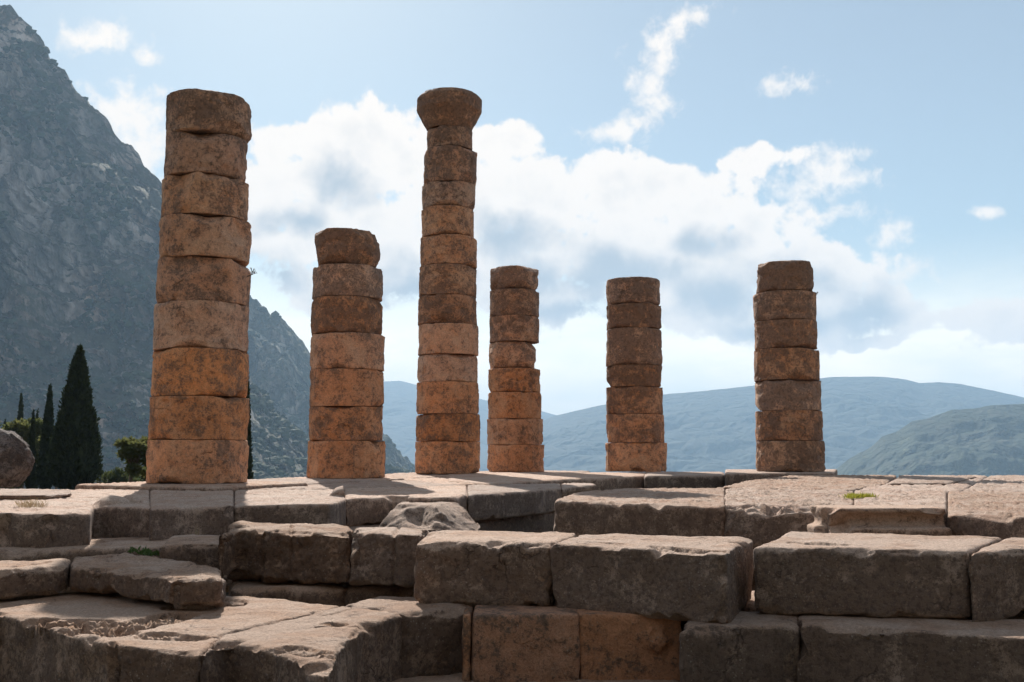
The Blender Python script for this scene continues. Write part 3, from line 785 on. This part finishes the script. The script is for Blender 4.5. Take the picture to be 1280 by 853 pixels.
# plinth slabs under the flank columns, laid along the row
cd = np.array([0.405, 0.914]); cn = np.array([0.914, -0.405])
def row_slab(label, cx, cy, H, Hb, a, b, u=cd, v=cn, vox=0.05, off=0.0, **kw):
    c = np.array([cx, cy]) + v * off
    pts = [tuple(c + u * s * a + v * t_ * b) for s, t_ in ((-1, -1), (1, -1), (1, 1), (-1, 1))]
    return slab(label, pts, H, Hb, vox, world=True, **kw)
row_slab("low plinth slab under the thickest column", -5.85, 19.1, 0.583, 1.0, 1.35, 1.5, off=0.1)
row_slab("plinth slab between the thick column and the notched column", -4.7, 21.9, 0.62, 1.0, 1.45, 1.3)
row_slab("plinth slab under the notched seven-drum column", -3.85, 24.6, 0.63, 1.0, 1.4, 1.35)
row_slab("plinth slab between the notched and the capped column", -2.7, 27.0, 0.635, 1.0, 1.15, 1.3)
row_slab("plinth slab under the capped tallest column", -1.7, 29.0, 0.622, 1.0, 1.0, 1.35)
row_slab("corner plinth slab under the short narrow column", 0.1, 32.4, 0.655, 1.1, 2.4, 1.5, off=0.1)
slab("dark-faced step slab under the short narrow and flat-topped columns", [(612, 603.5), (700, 598.5), (803, 594.2), (812, 590.2), (560, 590.5), (560, 600)], 0.62, 1.02, 0.06, chips=6, chip=0.03, rounds=3, strata=0.01)
slab("dark-faced step slab between the flat-topped and the lone column", [(806, 594), (905, 592.8), (905, 589.6), (806, 589.6)], 0.605, 1.02, 0.06, chips=6, chip=0.03, rounds=3, strata=0.01)
slab("dark-faced step slab under the lone round-shouldered column", [(907, 591.3), (1042, 590.6), (1046, 586.5), (907, 586.6)], 0.55, 1.0, 0.06, chips=6, chip=0.03, rounds=3, strata=0.01)

# right terrace
slab("rounded slab at the left end of the sunlit terrace", [(694, 624), (712, 624.5), (760, 626.5), (830, 629), (905, 631), (905, 609), (780, 610), (722, 614)], 0.60, 1.06, 0.045, rounds=6, strata=0.03)
slab("ragged front slab with crumbled lip, left of the moulded fragment", [(907, 631), (960, 632), (1013, 632.5), (1066, 632), (1066, 611), (907, 609)], 0.60, 1.06, 0.045, rounds=6, strata=0.045, amp=0.02, chips=30, chip=0.09,
     rough=[([(915, 630), (1010, 631)], 0.3, 0.14)])
slab("front slab behind the moulded fragment", [(1068, 632), (1183, 636), (1183, 613), (1068, 611.5)], 0.598, 1.06, 0.05, strata=0.04)
slab("front slab right of the moulded fragment with a dark face", [(1185, 638), (1280, 643), (1330, 645), (1330, 615), (1185, 613)], 0.60, 1.08, 0.045, strata=0.04, chips=26, chip=0.08)
slab("front slab running out of the picture's right edge", [(1332, 645), (1460, 650), (1460, 616), (1332, 615)], 0.60, 1.08, 0.07)
slab("long flaking slab in front of the lone column", [(900, 608), (930, 601), (953, 597.5), (988, 593.5), (1120, 593.3), (1105, 603), (1064, 610.5), (905, 608.5)], 0.60, 1.0, 0.05, strata=0.05)
slab("thin raised slab with a dark joint on the far edge", [(1124, 594.5), (1222, 594.2), (1185, 602.5), (1110, 602.5)], 0.57, 0.66, 0.05, strata=0.02)
slab("broad far slab beneath the thin raised one", [(1066, 610.8), (1108, 603), (1124, 593.6), (1235, 593.6), (1200, 612), (1182, 612.5)], 0.61, 1.0, 0.06, strata=0.04)
slab("farthest slab at the right end of the terrace", [(1202, 612), (1237, 593.6), (1440, 593.6), (1460, 615)], 0.59, 1.0, 0.06, strata=0.05)

# raised slab and fallen stones on the left terrace
slab("thin raised slab under the boulder at the far left", [(-150, 618), (0, 618.5), (60, 618), (88, 616), (86, 611.5), (30, 610.5), (-150, 610)], 0.60, 0.67, 0.04, strata=0.015)
block("sloping broken stone with bright sunlit edges against the terrace face", [(492, 631), (545, 633), (574, 630), (566, 623.5), (508, 622.5)], 0.755, 1.14, 0.03, flare=0.6, jitter=0.1,
      group=GF, rounds=4, amp=0.035, chips=26, chip=0.07, edge=1.3, color=(0.75, 0.4, 0, 1))

# moulded architectural fragment
bm = bmesh.new()
def pbox(x0, x1, y0, y1, z0, z1):
    prism(bm, [(x0, y0), (x1, y0), (x1, y1), (x0, y1)], z1, z0)
ax0, ax1 = PY(1030, 634, 10.6)[0], PY(1183, 636, 10.6)[0]
zt = CAM_Z - 0.575
pbox(ax0, ax1, 10.52, 11.2, zt - 0.06, zt)
pbox(ax0 + 0.03, ax1 - 0.02, 10.60, 11.18, zt - 0.21, zt - 0.03)
pbox(ax0 - 0.05, ax1, 10.46, 11.18, zt - 0.55, zt - 0.19)
o = rough_solid("moulded_fragment", bm, M_PAV, 0.022, amp=0.008, rounds=2, chips=16, chip=0.04, edge=0.6, color=(0.3, 0.4, 0, 1),
                cuts=[((ax0 - 0.06, 10.5, zt - 0.12), (-1, -0.6, 0.35))])
tag(o, "moulded marble fragment with a recessed band, propped before the right terrace", "carved block")

# ------------------------------------------------------------------ middle course
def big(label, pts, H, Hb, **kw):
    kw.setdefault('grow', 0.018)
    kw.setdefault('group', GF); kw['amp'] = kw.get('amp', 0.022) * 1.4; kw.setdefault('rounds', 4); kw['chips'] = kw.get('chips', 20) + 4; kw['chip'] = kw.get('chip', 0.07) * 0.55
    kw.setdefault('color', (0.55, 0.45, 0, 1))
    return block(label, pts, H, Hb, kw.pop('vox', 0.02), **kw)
big("rounded, cracked block at the left end of the middle course", [(278, 666), (296, 651.5), (442, 657.5), (435.5, 666), (363, 664), (300, 662)], 0.74, 1.22, vox=0.018, rounds=10, amp=0.032, chips=24, chip=0.09,
    cracks=[([(325, 661), (330, 668), (326, 720)], 0.03, 0.05), ([(365, 659), (362, 670)], 0.02, 0.03)], bites=[(334, 667, 1.31, 0.15), (276, 672, 1.26, 0.13)])
big("cracked block second in the middle course, parted by a slanting joint", [(438.5, 666), (445, 657.6), (537, 661), (526, 668)], 0.74, 1.22, vox=0.018, rounds=7, amp=0.026, cracks=[([(500, 659), (492, 668)], 0.02, 0.03)])
big("tall block above the rusty recess, with undercut right foot", [(521, 677), (545, 662.3), (724, 667), (686, 679.5), (600, 677.5)], 0.74, 1.25, vox=0.018, amp=0.024,
    bites=[(694, 680, 1.33, 0.13)], chips=20)
big("long block whose pale right side catches the light", [(689, 679.8), (727, 667.2), (939, 672), (906, 692), (830, 687)], 0.74, 1.27, vox=0.018, amp=0.018, rounds=3,
    rough=[([(820, 684), (900, 689)], 0.09, 0.06), ([(745, 678), (780, 680)], 0.05, 0.05)], chips=22)
big("straight-faced block with weeds' dark hollow under it", [(944, 684), (986, 664.2), (1256, 670.5), (1205, 688.5), (1066, 685.5)], 0.735, 1.235, vox=0.018, rounds=5, amp=0.016,
    rough=[([(1000, 678), (1050, 681)], 0.12, 0.05)], bites=[(1015, 686, 1.30, 0.12), (1045, 686, 1.30, 0.09), (1075, 686, 1.3, 0.10), (1180, 688, 1.3, 0.12)])
big("block at the right edge of the middle course with rounded corner", [(1209, 690), (1259, 671.8), (1420, 675), (1400, 686), (1290, 686)], 0.735, 1.26, vox=0.02, rounds=9, amp=0.022)

# ------------------------------------------------------------------ left lower courses
big("low block with a sunlit top at the left edge", [(-60, 716), (14, 712), (83, 706.5), (88, 695.5), (40, 699), (-60, 704)], 0.98, 1.22, vox=0.018, rounds=6,
    cracks=[([(20, 709), (60, 703)], 0.02, 0.02)])
big("long low block in the thick column's shadow", [(86, 706.5), (130, 710), (178, 716), (214, 722), (276, 722), (276, 706), (225, 698), (168, 690), (92, 694)], 0.98, 1.2, vox=0.018, rounds=4, strata=0.02)
big("dark course block behind the low blocks", [(-100, 690), (40, 687), (200, 684), (300, 684), (300, 672), (-100, 672)], 1.03, 1.5, vox=0.04, chips=8)
big("dark block beside the weeds under the terrace", [(199, 681), (280, 677), (300, 668), (215, 669)], 0.87, 1.2, vox=0.025, rounds=8)
big("small low slab end beside the rounded block", [(214, 730), (277, 728), (280, 721), (230, 722)], 1.03, 1.24, vox=0.02)

# ------------------------------------------------------------------ bottom course
big("huge pitted foreground block with a crumbled hollow across its top", [(-70, 768), (0, 767), (44, 777), (107, 797), (141, 805), (208, 812), (247, 816), (281, 791), (425, 757), (336, 747.5), (285, 745),
     (255, 739.8), (215, 741), (91, 739.8), (47, 748), (-70, 752)], 1.24, 1.76, vox=0.013, rounds=3, amp=0.016, top_amp=0.6, chips=40, chip=0.05,
    rough=[([(50, 778), (110, 779), (165, 783), (215, 770)], 0.22, 0.20), ([(85, 788), (150, 793)], 0.14, 0.16), ([(190, 795), (240, 797)], 0.13, 0.09),
           ([(222, 760), (290, 756)], 0.15, 0.18), ([(262, 749), (300, 752)], 0.08, 0.06)],
    cracks=[([(141, 803), (141, 840), (141, 900)], 0.03, 0.05)], color=(0.42, 0.42, 0, 1))
big("foreground block split off by a long crack, with a pale broken corner", [(251, 816), (292, 804), (343, 812), (408, 841), (425, 806), (452, 783.5), (501, 767.5), (428, 757.5), (284, 792)], 1.24, 1.76,
    vox=0.013, rounds=3, amp=0.016, top_amp=0.6, chips=30, chip=0.06, rough=[([(365, 812), (412, 820)], 0.12, 0.08), ([(408, 780), (425, 781)], 0.06, 0.10)],
    cracks=[([(398, 783), (452, 784)], 0.018, 0.06), ([(440, 762), (400, 770)], 0.012, 0.015)], color=(0.40, 0.40, 0, 1))
big("shaded block tucked under the middle course with a thin sunlit tip", [(430, 757), (470, 744), (590, 744), (587, 760.5), (531, 763.5), (503, 766.5)], 1.235, 1.76, vox=0.018, rounds=3)
big("step block with a grey top, left of the corner joint", [(852, 784), (868, 766), (953, 762.5), (998, 765), (994, 779.5)], 1.24, 1.76, vox=0.018, rounds=3, amp=0.012)
big("long step block at the lower right edge", [(996.5, 779.5), (1001, 763), (1420, 778), (1420, 806), (1280, 797)], 1.24, 1.76, vox=0.018, rounds=3, amp=0.012, cracks=[([(1240, 770), (1245, 800)], 0.01, 0.01)],
    rough=[([(1080, 784), (1120, 787)], 0.04, 0.05)])

def recess(label, px0, px1, Yf, color, boss=None, H=1.23, Hb=1.76, m=None):
    bm = bmesh.new()
    x0, x1 = PY(px0, 770, Yf)[0], PY(px1, 770, Yf)[0]
    prism(bm, [(x0, Yf), (x1, Yf), (x1, Yf + 0.5), (x0, Yf + 0.5)], CAM_Z - H, CAM_Z - Hb)
    if boss:
        c = PY(boss[0], boss[1], Yf); n = 16
        v0 = []; v1 = []
        for k in range(n):
            a = 2 * math.pi * k / n
            v0.append(bm.verts.new((c[0] + boss[2] * math.cos(a), Yf + 0.05, c[2] + boss[2] * math.sin(a))))
            v1.append(bm.verts.new((c[0] + boss[2] * .9 * math.cos(a), Yf - 0.045, c[2] + boss[2] * .9 * math.sin(a))))
        bm.faces.new(v0); bm.faces.new(v1[::-1])
        for k in range(n): j = (k + 1) % n; bm.faces.new((v0[k], v0[j], v1[j], v1[k]))
    o = rough_solid("stone_block", bm, m or M_RED, 0.018, amp=0.016, rounds=2, chips=5, chip=0.02, color=color)
    return tag(o, label, 'stone block', GF)
recess("narrow rusty strip of stone left of the recess joint", 577, 589.4, 8.01, (0.6, 0.6, 0, 1))
recess("rusty recessed block with a pale patch, right of the joint", 590.2, 724.5, 8.0, (0.46, 0.85, 0, 1))
recess("deep orange recessed block with a round boss", 723, 853, 8.02, (0.38, 0.9, 0, 1), (824, 800, 0.10))
big("thin bottom ledge under the rusty recess", [(430, 852), (590, 840), (700, 843), (852, 848), (852, 880), (430, 880)], 1.72, 1.80, vox=0.025, chips=10, chip=0.03)

# inner foundation courses that carry the blocks above
big("dark foundation block recessed under the rounded block", [(287, 735), (434, 735), (434, 722), (292, 722)], 1.24, 1.78, vox=0.05)
big("dark foundation block recessed under the second block", [(430, 735), (560, 737), (560, 724), (430, 722)], 1.24, 1.78, vox=0.05)
big("hidden foundation block behind the rusty recess", [(520, 748), (868, 754), (1200, 762), (1420, 766), (1420, 742), (560, 734)], 1.26, 1.78, vox=0.06)
big("foundation course under the left terrace", [(-150, 682), (0, 681), (300, 672), (540, 657), (640, 645), (700, 638), (700, 628), (-150, 640)], 1.09, 1.78, vox=0.07, chips=4)
big("foundation course under the right terrace", [(705, 668), (900, 674), (1180, 678), (1440, 682), (1440, 640), (720, 640)], 1.07, 1.78, vox=0.07, chips=4)
big("foundation course under the column row", [(200, 640), (560, 622), (700, 616), (1040, 610), (1040, 607), (560, 612), (200, 626)], 1.0, 1.78, vox=0.10, chips=4)

# ------------------------------------------------------------------ boulder
bm = bmesh.new(); bmesh.ops.create_icosphere(bm, subdivisions=6, radius=1.0)
V = np.array([v.co[:] for v in bm.verts]); Fi = np.array([[v.index for v in f.verts] for f in bm.faces]); bm.free()
Yb = 19.0
s = np.array([0.60, 0.5, 0.56]); Vn = V / np.linalg.norm(V, axis=1)[:, None]
rr_ = 1 + 0.16 * fbm(Vn * 1.3, 3, 5) + 0.09 * fbm(Vn * 4, 4, 6) + 0.03 * fbm(Vn * 14, 3, 8)
V = Vn * rr_[:, None] * s; V[:, 2] = np.maximum(V[:, 2], -0.47) + 0.47
bo = link_mesh("boulder", V, Fi, M_BOU, loc=(PY(-3, 600, Yb)[0], Yb, CAM_Z - 0.605 - 0.06)); bo.color = (0.6, 0.4, 0, 1)
tag(bo, "rounded pale-speckled boulder at the far left edge", "boulder")

# ------------------------------------------------------------------ vegetation
def leaves(C, Dr, L, W, r, bend=0.3):
    """quads at the points C, pointing along Dr"""
    n = len(C)
    Dr = Dr / (np.linalg.norm(Dr, axis=1)[:, None] + 1e-9)
    A = np.cross(Dr, r.normal(size=(n, 3))); A /= np.linalg.norm(A, axis=1)[:, None] + 1e-9
    L = L * r.uniform(0.6, 1.3, n)[:, None]; W = W * r.uniform(0.6, 1.3, n)[:, None]
    v0 = C - A * W * 0.25; v1 = C + A * W * 0.25
    v2 = C + Dr * L * 0.55 + A * W * 0.5; v3 = C + Dr * L; v4 = C + Dr * L * 0.55 - A * W * 0.5
    V = np.stack([v0, v1, v2, v3, v4], 1).reshape(-1, 3)
    return V, np.arange(n * 5).reshape(n, 5)

def trunk_mesh(path, radii, n=9):
    V = []; Fq = []
    for i, (p, r_) in enumerate(zip(path, radii)):
        for k in range(n):
            a = 2 * math.pi * k / n
            V.append((p[0] + r_ * math.cos(a), p[1] + r_ * math.sin(a), p[2]))
    for i in range(len(path) - 1):
        for k in range(n):
            j = (k + 1) % n
            Fq.append((i * n + k, i * n + j, (i + 1) * n + j, (i + 1) * n + k))
    Fq.append(tuple(range((len(path) - 1) * n, len(path) * n)))
    return V, Fq

def cypress(label, px, ytop, wpx, Y, seed, n=9000, zb=None, group="cypresses beyond the terrace", leafs=0.26, skew=0.0):
    r = np.random.default_rng(seed)
    top = PY(px, ytop, Y); x = top[0]
    z0 = float(ground_z(np.array([x]), np.array([Y]))[0]) - 0.1
    H = top[2] - z0; Rm = (wpx / F) * Y / 2
    root = empty("cypress_tree", (x, Y, z0)); tag(root, label, "tree", group)
    tv, tf = trunk_mesh([(0, 0, 0), (0, 0, H * 0.5), (0, 0, H * 0.9)], [Rm * 0.12 + .05, Rm * 0.08 + .02, 0.02])
    link_mesh("trunk", tv, tf, M_BARK, root)
    def prof(t): return np.clip((1 - t), 0, 1) ** 0.72 * sm(t, -0.08, 0.18) * (1 - 0.12 * t)
    # solid inner mass
    th = np.linspace(0, 2 * math.pi, 40, endpoint=False); tt = np.linspace(0.03, 0.985, 60)
    T, A = np.meshgrid(tt, th, indexing='ij')
    P3 = np.stack([np.cos(A) * 1.5, np.sin(A) * 1.5, T * H / Rm * 0.8], -1).reshape(-1, 3)
    rad = Rm * 0.80 * prof(T).ravel() * (1 + 0.22 * fbm(P3 * 1.6, 3, seed))
    cv = np.stack([np.cos(A).ravel() * rad, np.sin(A).ravel() * rad, T.ravel() * H], 1)
    idx = np.arange(cv.shape[0]).reshape(60, 40)
    cq = np.stack([idx[:-1], np.roll(idx[:-1], -1, 1), np.roll(idx[1:], -1, 1), idx[1:]], -1).reshape(-1, 4)
    t = 1 - r.uniform(0, 1, n) ** 0.62; t = np.clip(t, 0.02, 1.0); a = r.uniform(0, 2 * math.pi, n)
    P3 = np.stack([np.cos(a) * 1.5, np.sin(a) * 1.5, t * H / Rm * 0.8], 1)
    rad = Rm * prof(t) * (0.82 + 0.42 * fbm(P3 * 2.2, 3, seed)) * r.uniform(0.86, 1.15, n)
    C = np.stack([np.cos(a) * rad, np.sin(a) * rad, t * H * 0.985], 1)
    Dr = np.stack([np.cos(a) * 0.5, np.sin(a) * 0.5, np.full(n, 1.0)], 1) + r.normal(size=(n, 3)) * 0.28
    lv, lf = leaves(C, Dr, leafs * (0.6 + 0.4 * (1 - t))[:, None], leafs * 0.4, r)
    V = np.concatenate([cv, lv]); faces = [tuple(f) for f in cq.tolist()] + [tuple(f) for f in (lf + len(cv)).tolist()]
    link_mesh("crown", V, faces, M_CYP, root, smooth=False)
    return root

cypress("large broad dark cypress with a pointed tip beside the nearest column", 100, 430, 76, 58, 3, 15000, skew=0)
cypress("slim dark cypress just left of the broad one", 63, 478, 25, 62, 4, 6000, leafs=0.2)
cypress("very narrow cypress between the slim one and the boulder", 42, 511, 13, 60, 5, 3500, leafs=0.16)
cypress("small distant cypress tip above the pale shrubs", 27, 490, 16, 95, 6, 3500, leafs=0.3)
cypress("tiny distant cypress tip just right of the other one", 47, 510, 11, 105, 7, 2500, leafs=0.3)
cypress("distant cypress tip at the left edge above the boulder", 7, 522, 12, 100, 8, 2500, leafs=0.3)
cypress("slender cypress half hidden behind the thickest column", 307, 430, 28, 50, 9, 7000, leafs=0.2)

def bush(label, px, py, w_, h_, Y, m, seed, n=5000, name="shrub", cat="shrub", leaf=0.16, group="shrubs on the slope beyond the terrace", trunk=True, lean=0.0, open_=0.35, flat=1.0):
    """tree or shrub: trunk and limbs, and clumps of leaves set round the limb ends"""
    r = np.random.default_rng(seed)
    c = PY(px, py, Y); x = c[0]; z0 = float(ground_z(np.array([x]), np.array([Y]))[0]) - 0.1
    W = w_ / F * Y / 2; Hc = h_ / F * Y / 2; zc = c[2] - z0
    root = empty(name, (x, Y, z0)); tag(root, label, cat, group)
    k = int(11 + 16 * (1 - open_)) if open_ < 0.7 else 17
    cl = r.normal(size=(k, 3)); cl /= np.linalg.norm(cl, axis=1)[:, None]; cl *= r.uniform(0.35, 0.85, k)[:, None]
    cl = cl * np.array([W, W, Hc]) + np.array([lean, 0, zc])
    V = []; Fq = []
    def limb(a, b, ra, rb):
        mid = (a + b) / 2 + r.normal(size=3) * 0.06 * np.linalg.norm(b - a)
        tv, tf = trunk_mesh([a, mid, b], [ra, (ra + rb) / 2, rb], 6)
        o_ = len(V); V.extend(tv); Fq.extend([tuple(i + o_ for i in f) for f in tf])
    fork = np.array([lean * 0.4, 0, max(zc - Hc * 0.6, 0.4)])
    limb(np.array([0., 0, 0]), fork, 0.035 * (W + Hc) + 0.03, 0.03 * (W + Hc))
    for p in cl: limb(fork, p, 0.02 * (W + Hc), 0.008 * (W + Hc))
    link_mesh("trunk", V, Fq, M_BARK, root)
    ci = r.integers(0, k, n)
    sp = r.normal(size=(n, 3)); sp /= np.linalg.norm(sp, axis=1)[:, None]
    cr = r.uniform(0.22, 0.42, k) * (1.1 - open_ * 0.75)
    C = cl[ci] + sp * (r.uniform(0.2, 1, n) ** 0.5)[:, None] * (cr[ci] * (W + Hc) / 1.4)[:, None] * np.array([1, 1, 0.75 * flat])
    lv, lf = leaves(C, sp + r.normal(size=(n, 3)) * 0.6 + np.array([0, 0, 0.3]), leaf, leaf * 0.5, r)
    link_mesh("crown", lv, lf, m, root, smooth=False)
    return root

bush("open leaning pine with yellow-green tufts next to the thickest column", 164, 566, 62, 76, 46, M_PINE, 21, 3000, "pine_tree", "tree", 0.20, None, lean=0.1, open_=0.85, flat=0.6)
bush("pale green rounded shrub behind the boulder", 30, 545, 44, 46, 70, M_PINE, 22, 5000, open_=0.4, leaf=0.24)
bush("darker shrub between the narrow cypresses", 53, 575, 40, 60, 72, M_BUSH, 23, 5000, leaf=0.24)
bush("dark shrub right behind the boulder", 14, 580, 50, 60, 66, M_BUSH, 24, 5000, leaf=0.22)
bush("yellowish shrub peeping right of the slim cypress", 72, 560, 34, 50, 80, M_PINE, 25, 4000, leaf=0.26)
bush("low shrub at the foot of the leaning pine", 150, 603, 60, 26, 60, M_BUSH, 26, 4000, leaf=0.2)
bush("low dry shrub against the thickest column's foot", 182, 598, 34, 26, 64, M_BUSH, 27, 3000, leaf=0.2)
bush("shrub beyond the left end of the terrace", -40, 560, 90, 90, 75, M_BUSH, 28, 5000, leaf=0.26)

def tuft(name, label, cat, pts, H, m, n, L, seed, spread=0.4, W=0.008, up=1.0, kind='thing'):
    r = np.random.default_rng(seed)
    P = np.array([PH(x, y, H) for x, y in pts])
    base = P.mean(0)
    C = P[r.integers(0, len(P), n)] + r.normal(size=(n, 2)) * 0.05
    C3 = np.concatenate([C - base, np.zeros((n, 1))], 1)
    Dr = np.concatenate([r.normal(size=(n, 2)) * spread, np.full((n, 1), up)], 1)
    lv, lf = leaves(C3, Dr, L, W, r)
    o = link_mesh(name, lv, lf, m, smooth=False, loc=(base[0], base[1], CAM_Z - H - 0.015))
    return tag(o, label, cat, None, kind)
tuft("grass_tuft", "bright yellow-green grass tuft on the right terrace", "grass", [(1062, 622), (1066, 621), (1070, 621.5), (1074, 621), (1078, 620.5), (1082, 621), (1086, 621), (1070, 620)], 0.60, M_GRASS, 420, 0.065, 1, 0.6, 0.010)
tuft("dry_grass", "thin dry grass on the floor slab at the far left", "grass", [(30, 633), (36, 634), (42, 633), (50, 633)], 0.66, M_DRYG, 160, 0.12, 2, 0.8, 0.006)
tuft("weed", "green weeds growing in the dark joint under the terrace", "weed", [(180, 690), (190, 692), (200, 693), (208, 692), (215, 694), (170, 688)], 1.0, M_WEED, 160, 0.06, 3, 1.2, 0.022)
tuft("dry_stalk", "pale dry stalk rising from the dark joint", "stalk", [(249, 684), (250, 684)], 1.0, M_DRYG, 8, 0.22, 4, 0.12, 0.01)

def twig(label, px, py, Y, sgn, L, seed, m):
    r = np.random.default_rng(seed); p = PY(px, py, Y)
    V = []; Fq = []
    def seg(a, b, ra, rb):
        d = (b - a); u = np.cross(d, [0, 1, 0.3]); u /= np.linalg.norm(u); w_ = np.cross(d, u); w_ /= np.linalg.norm(w_)
        o_ = len(V)
        for q_, rd in ((a, ra), (b, rb)):
            for k in range(3):
                an = 2.094 * k; V.append(tuple(q_ + rd * (math.cos(an) * u + math.sin(an) * w_)))
        for k in range(3): Fq.append((o_ + k, o_ + (k + 1) % 3, o_ + 3 + (k + 1) % 3, o_ + 3 + k))
    def grow(a, d, l, dep):
        b = a + d * l; seg(a, b, 0.004 + 0.003 * dep, 0.003 + 0.002 * dep)
        if dep:
            for _ in range(3):
                nd = d + r.normal(size=3) * 0.55; grow(b, nd / np.linalg.norm(nd), l * 0.7, dep - 1)
    d0 = np.array([sgn, -0.2, 0.35]); grow(np.zeros(3), d0 / np.linalg.norm(d0), L, 3)
    o = link_mesh("dry_twig", V, Fq, m, smooth=False, loc=p)
    return tag(o, label, "twig")
twig("dry branching twig growing from a joint high on the thickest column", 309, 346, 19.0, 1, 0.095, 3, M_BARK)
twig("tiny dry plant clinging to the lone column's top joint", 1016, 370, 27.2, 1, 0.07, 4, M_BARK)
